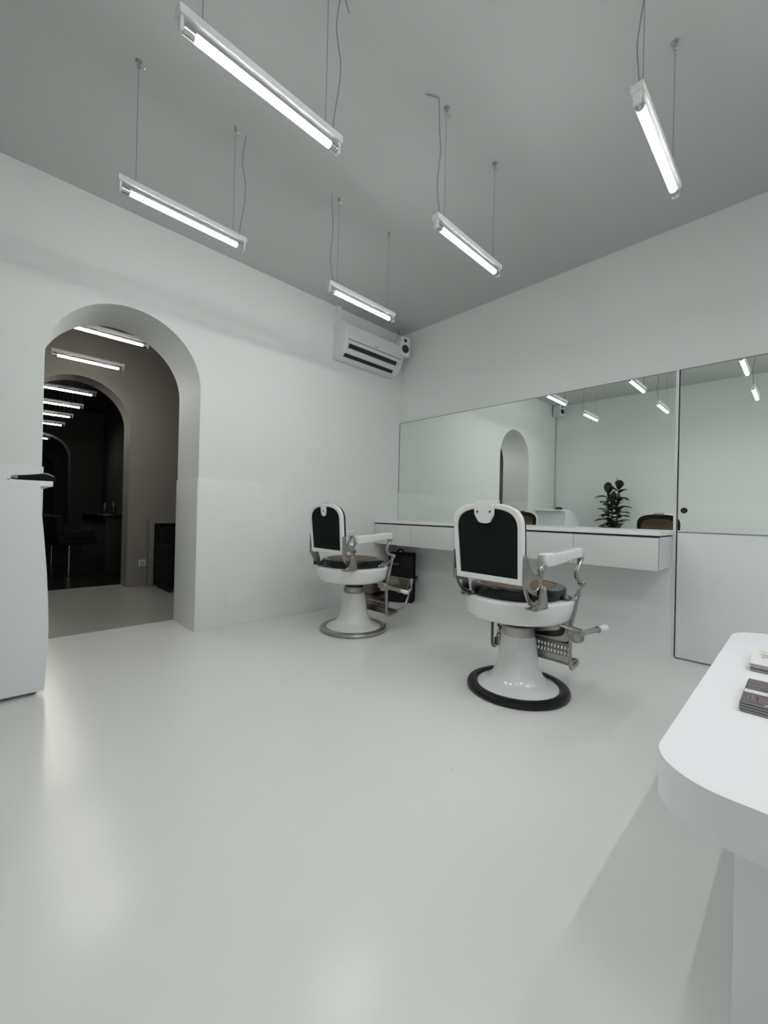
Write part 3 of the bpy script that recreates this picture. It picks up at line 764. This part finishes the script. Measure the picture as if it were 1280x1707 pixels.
# ------------------------------------------------------------------ bench and magazines
bx0, bx1, by0, by1 = -2.675, -1.195, -3.95, -3.238
bn = thing('bench', 'thick white plaster bench with rounded corners at the lower right', 'bench', (-1.94, -3.6, 0))
def rrect(x0, x1, y0, y1, r, n=14):
    p = []
    for cx, cy, a0 in ((x1-r, y1-r, 0), (x0+r, y1-r, 90), (x0+r, y0+r, 180), (x1-r, y0+r, 270)):
        for i in range(n+1):
            a = radians(a0+90*i/n); p.append((cx+r*cos(a), cy+r*sin(a)))
    return p
o = [(x+1.94, y+3.6) for x, y in rrect(bx0, bx1, by0, by1, .13)]
MB().prism(o, 'z', .432, .52, bev=.004).build('bench_top', M['plaster'], bn, angle=40)
for xa, xb in ((-2.60, -2.48), (-1.40, -1.28)):
    MB().box(xa+1.94, xb+1.94, -.33, .232, 0, .432, bev=.008).build('leg', M['plaster'], bn)

def magazine(label, x0, y1, w, l, z, th, rz, cover, group, prnt=None):
    """x0 near-left corner; long side runs to -y; w along x"""
    t = thing('magazine', label, 'magazine', (x0, y1, z), rz, group)
    MB().box(.002, w-.002, -l+.002, -.001, .0006, th-.0006).build('pages', M['paper'], t)
    c = MB(); c.box(0, w, -l, 0, th-.0007, th-.0001); c.box(0, w, -l, 0, 0.0001, .0007); c.box(w-.0008, w, -l, 0, 0, th-.0001)
    c = c.build('cover', cover, t)
    if prnt == 'dark':
        b = MB(); b.box(.082, .108, -l, 0, th-.0001, th+.0003); b.box(.001, .006, -l, -.045, th-.0001, th+.0003)
        b.build('title_band', M['coverw'], c)
        b = MB()
        for i in range(40): b.box(.092+.002*(i % 2), .097, -.0085-i*.0046, -.0065-i*.0046, th+.0003, th+.0005)
        b.build('band_lettering', M['seam'], c)
        b = MB(); random.seed(3)
        for (xa, xb, ya) in ((.175, .20, .012), (.142, .168, .012), (.118, .136, .02), (.02, .062, .05)):
            for i in range(60):
                yy = ya*.3+i*.0034
                if yy > l-.01: break
                if xa == .118 and 6 < i < 16: continue
                q = random.uniform(0, .006); b.box(xa+q, xb-random.uniform(0, .006), -yy-.0014, -yy, th-.0001, th+.0002)
        b.box(.03, .06, -.018, -.012, th-.0001, th+.0002); b.box(.03, .055, -.030, -.024, th-.0001, th+.0002)
        b.build('cover_print', M['pink'], c)
    if prnt == 'light':
        b = MB(); b.sphere((.140, -.036, th), .012, 20, sc=(.8, 1.6, .02)); b.sphere((.138, -.07, th), .022, 20, sc=(.8, 1.2, .01)); b.sphere((.110, -.030, th), .010, 20, sc=(1.5, .8, .02)); b.sphere((.105, -.052, th), .014, 20, sc=(1.4, 1, .02)); b.sphere((.09, -.11, th), .04, 20, sc=(1, 1, .01))
        b.build('cover_figure', M['pinkl'], c)
        b = MB()
        for i in range(10): b.box(.138+.006*sin(i*1.7), .141+.006*sin(i*1.7), -.022-i*.006, -.018-i*.006, th+.0001, th+.0005)
        b.box(.124, .126, -.10, -.035, th+.0001, th+.0005)
        b.build('cover_lines', M['cover'], c)
        b = MB(); b.box(.170, .173, -.16, -.02, th-.0001, th+.0002); b.box(.185, .187, -.2, -.01, th-.0001, th+.0002)
        b.build('cover_heading', M['plastg'], c)
    return t
g1 = 'magazines in the dark covered stack on the bench'; g2 = 'magazines in the pale covered stack on the bench'
zz = .5203
th = .0068
names = ['bottom magazine of the dark covered stack on the white bench', 'second magazine up in the dark covered stack on the white bench', 'third magazine up in the dark covered stack on the white bench', 'top magazine with dark cover and white title band on the bench']
for i in range(4):
    magazine(names[i], -2.225+random.uniform(-.002, .002), -3.341+random.uniform(-.002, .002), .212, .28, zz+i*th, th-.0004, 0, M['cover'], g1, 'dark' if i == 3 else None)
names = ['bottom magazine under the pale covered magazine at the right picture edge', 'middle magazine under the pale covered magazine at the right picture edge', 'pale magazine with a pink figure on its cover at the right picture edge']
for i in range(3):
    magazine(names[i], -1.83+random.uniform(-.002, .002), -3.330+random.uniform(-.002, .002), .205, .26, zz+i*.0085, .0081, 0, M['coverw'] if i == 2 else M['cover'], g2, 'light' if i == 2 else None)

# ------------------------------------------------------------------ things in the rooms beyond
dt = thing('console_table', 'low grey framed shelf unit against the wall in the room beyond the arch', 'table', (-1.6, 2.40, 0))
MB().box(-.48, .45, -.04, .048, .80, .85, bev=.003).build('table_top', M['dwall'], dt)
MB().box(-.48, -.42, -.04, .048, 0, .80, bev=.003).build('side_panel', M['dwall'], dt)
MB().box(.39, .45, -.04, .048, 0, .80, bev=.003).build('side_panel', M['dwall'], dt)
MB().box(-.42, .39, .02, .046, 0, .80).build('back_panel', M['bwall'], dt)  # flat black panel paints the darkness of a recess
ch = thing('lounge_chair', 'black armchair in front of the low shelf unit beyond the arch', 'chair', (-1.72, 2.04, 0), radians(-90))
def cushion(x0, x1, y0, y1, z0, z1, b, name, par=None): return MB().box(x0, x1, y0, y1, z0, z1, bev=b, seg=4).build(name, M['fabric'], par or ch)
cushion(-.22, .26, -.24, .24, .30, .45, .045, 'seat')
cushion(-.29, -.17, -.26, .26, .12, .76, .05, 'backrest')
for s in (-1, 1): cushion(-.24, .27, s*.27-.045, s*.27+.045, .06, .56, .04, 'armrest')
for sx in (-.2, .22):
    for s in (-1, 1): MB().cyl((sx, s*.27, 0), (sx, s*.27, .09), .018, 12).build('leg', M['bplast'], ch)

ct = thing('styling_counter', 'black styling counter with pale edge in the dark room', 'counter', (-1.965, 4.9, 0))
MB().box(-.38, .36, -1.2, .9, .86, .89, bev=.003).build('counter_top', M['blackw'], ct)
MB().box(-.33, .36, -1.15, .85, 0, .86, bev=.003).build('counter_body', M['bwall'], ct)
MB().box(-.384, -.38, -1.0, .6, .872, .884).build('metal_edge', M['chrome'], ct)
for i, (x, y, l) in enumerate([(-2.2, 4.35, 'small glinting bottle on the left of the black counter'), (-2.16, 3.95, 'small glinting bottle on the right of the black counter')]):
    b_ = thing('bottle', l, 'bottle', (x, y, .8905), group='bottles on the black styling counter')
    MB().lathe([(.028, 0), (.03, .006), (.03, .10), (.026, .12), (.012, .135), (.012, .15)], seg=20).build('bottle_body', M['glass'], b_)
    MB().lathe([(.014, .15), (.014, .172), (.01, .175)], seg=16).build('bottle_cap', M['chrome'], b_)
for i, (x, y, l) in enumerate([(-2.68, 4.05, 'black salon chair with bright chrome post in the dark room'), (-2.75, 5.4, 'black salon chair farther back in the dark room')]):
    c_ = thing('salon_chair', l, 'chair', (x, y, 0), radians(20+15*i), group='black salon chairs in the dark room')
    MB().box(-.25, .25, -.25, .25, .44, .54, bev=.03, seg=3).build('seat', M['fabric'], c_)
    MB().box(-.27, -.20, -.24, .24, .52, .86, bev=.03, seg=3).build('backrest', M['fabric'], c_)
    for s in (-1, 1): MB().box(-.2, .2, s*.25-.025, s*.25+.025, .54, .66, bev=.02, seg=3).build('armrest', M['fabric'], c_)
    MB().cyl((0, 0, .02), (0, 0, .44), .022, 18).build('post', M['chrome'], c_)
    MB().lathe([(.25, 0), (.25, .008), (.06, .022)], seg=32).build('base', M['blackw'], c_)

# ------------------------------------------------------------------ daylight
wd = bpy.data.worlds.new('daylight'); S.world = wd; wd.use_nodes = True
bg = wd.node_tree.nodes['Background']; bg.inputs[0].default_value = (.80, .89, 1.0, 1); bg.inputs[1].default_value = 1.6
sl = bpy.data.lights.new('sky_through_window', 'AREA'); sl.shape = 'RECTANGLE'; sl.size = 2.1; sl.size_y = 2.84
sl.cycles.is_portal = True
so_ = bpy.data.objects.new('window_daylight', sl); COL.objects.link(so_); so_.location = (-1.35, YF-.21, 1.48); so_.rotation_euler = (radians(90), 0, 0)
sl.energy = 1

# ------------------------------------------------------------------ camera
cam = bpy.data.cameras.new('camera'); co = bpy.data.objects.new('camera', cam); COL.objects.link(co)
cam.sensor_fit = 'HORIZONTAL'; cam.sensor_width = 36; cam.lens = 687.93/1280*36; cam.clip_start = .02
fw = Vector((.69840794, .71569576, .00243495)); r = Vector((.71546906, -.69826503, .02302093)); u = Vector((-.01817623, .01433587, .99973202))
m = Matrix((r, u, -fw)).transposed().to_4x4(); m.translation = Vector((-3.60752521, -3.45259229, 1.0))
co.matrix_world = m
S.camera = co
S.view_settings.view_transform = 'Standard'; S.view_settings.look = 'None'; S.view_settings.gamma = 1; S.view_settings.use_curve_mapping = False
S.view_settings.exposure = 0.10
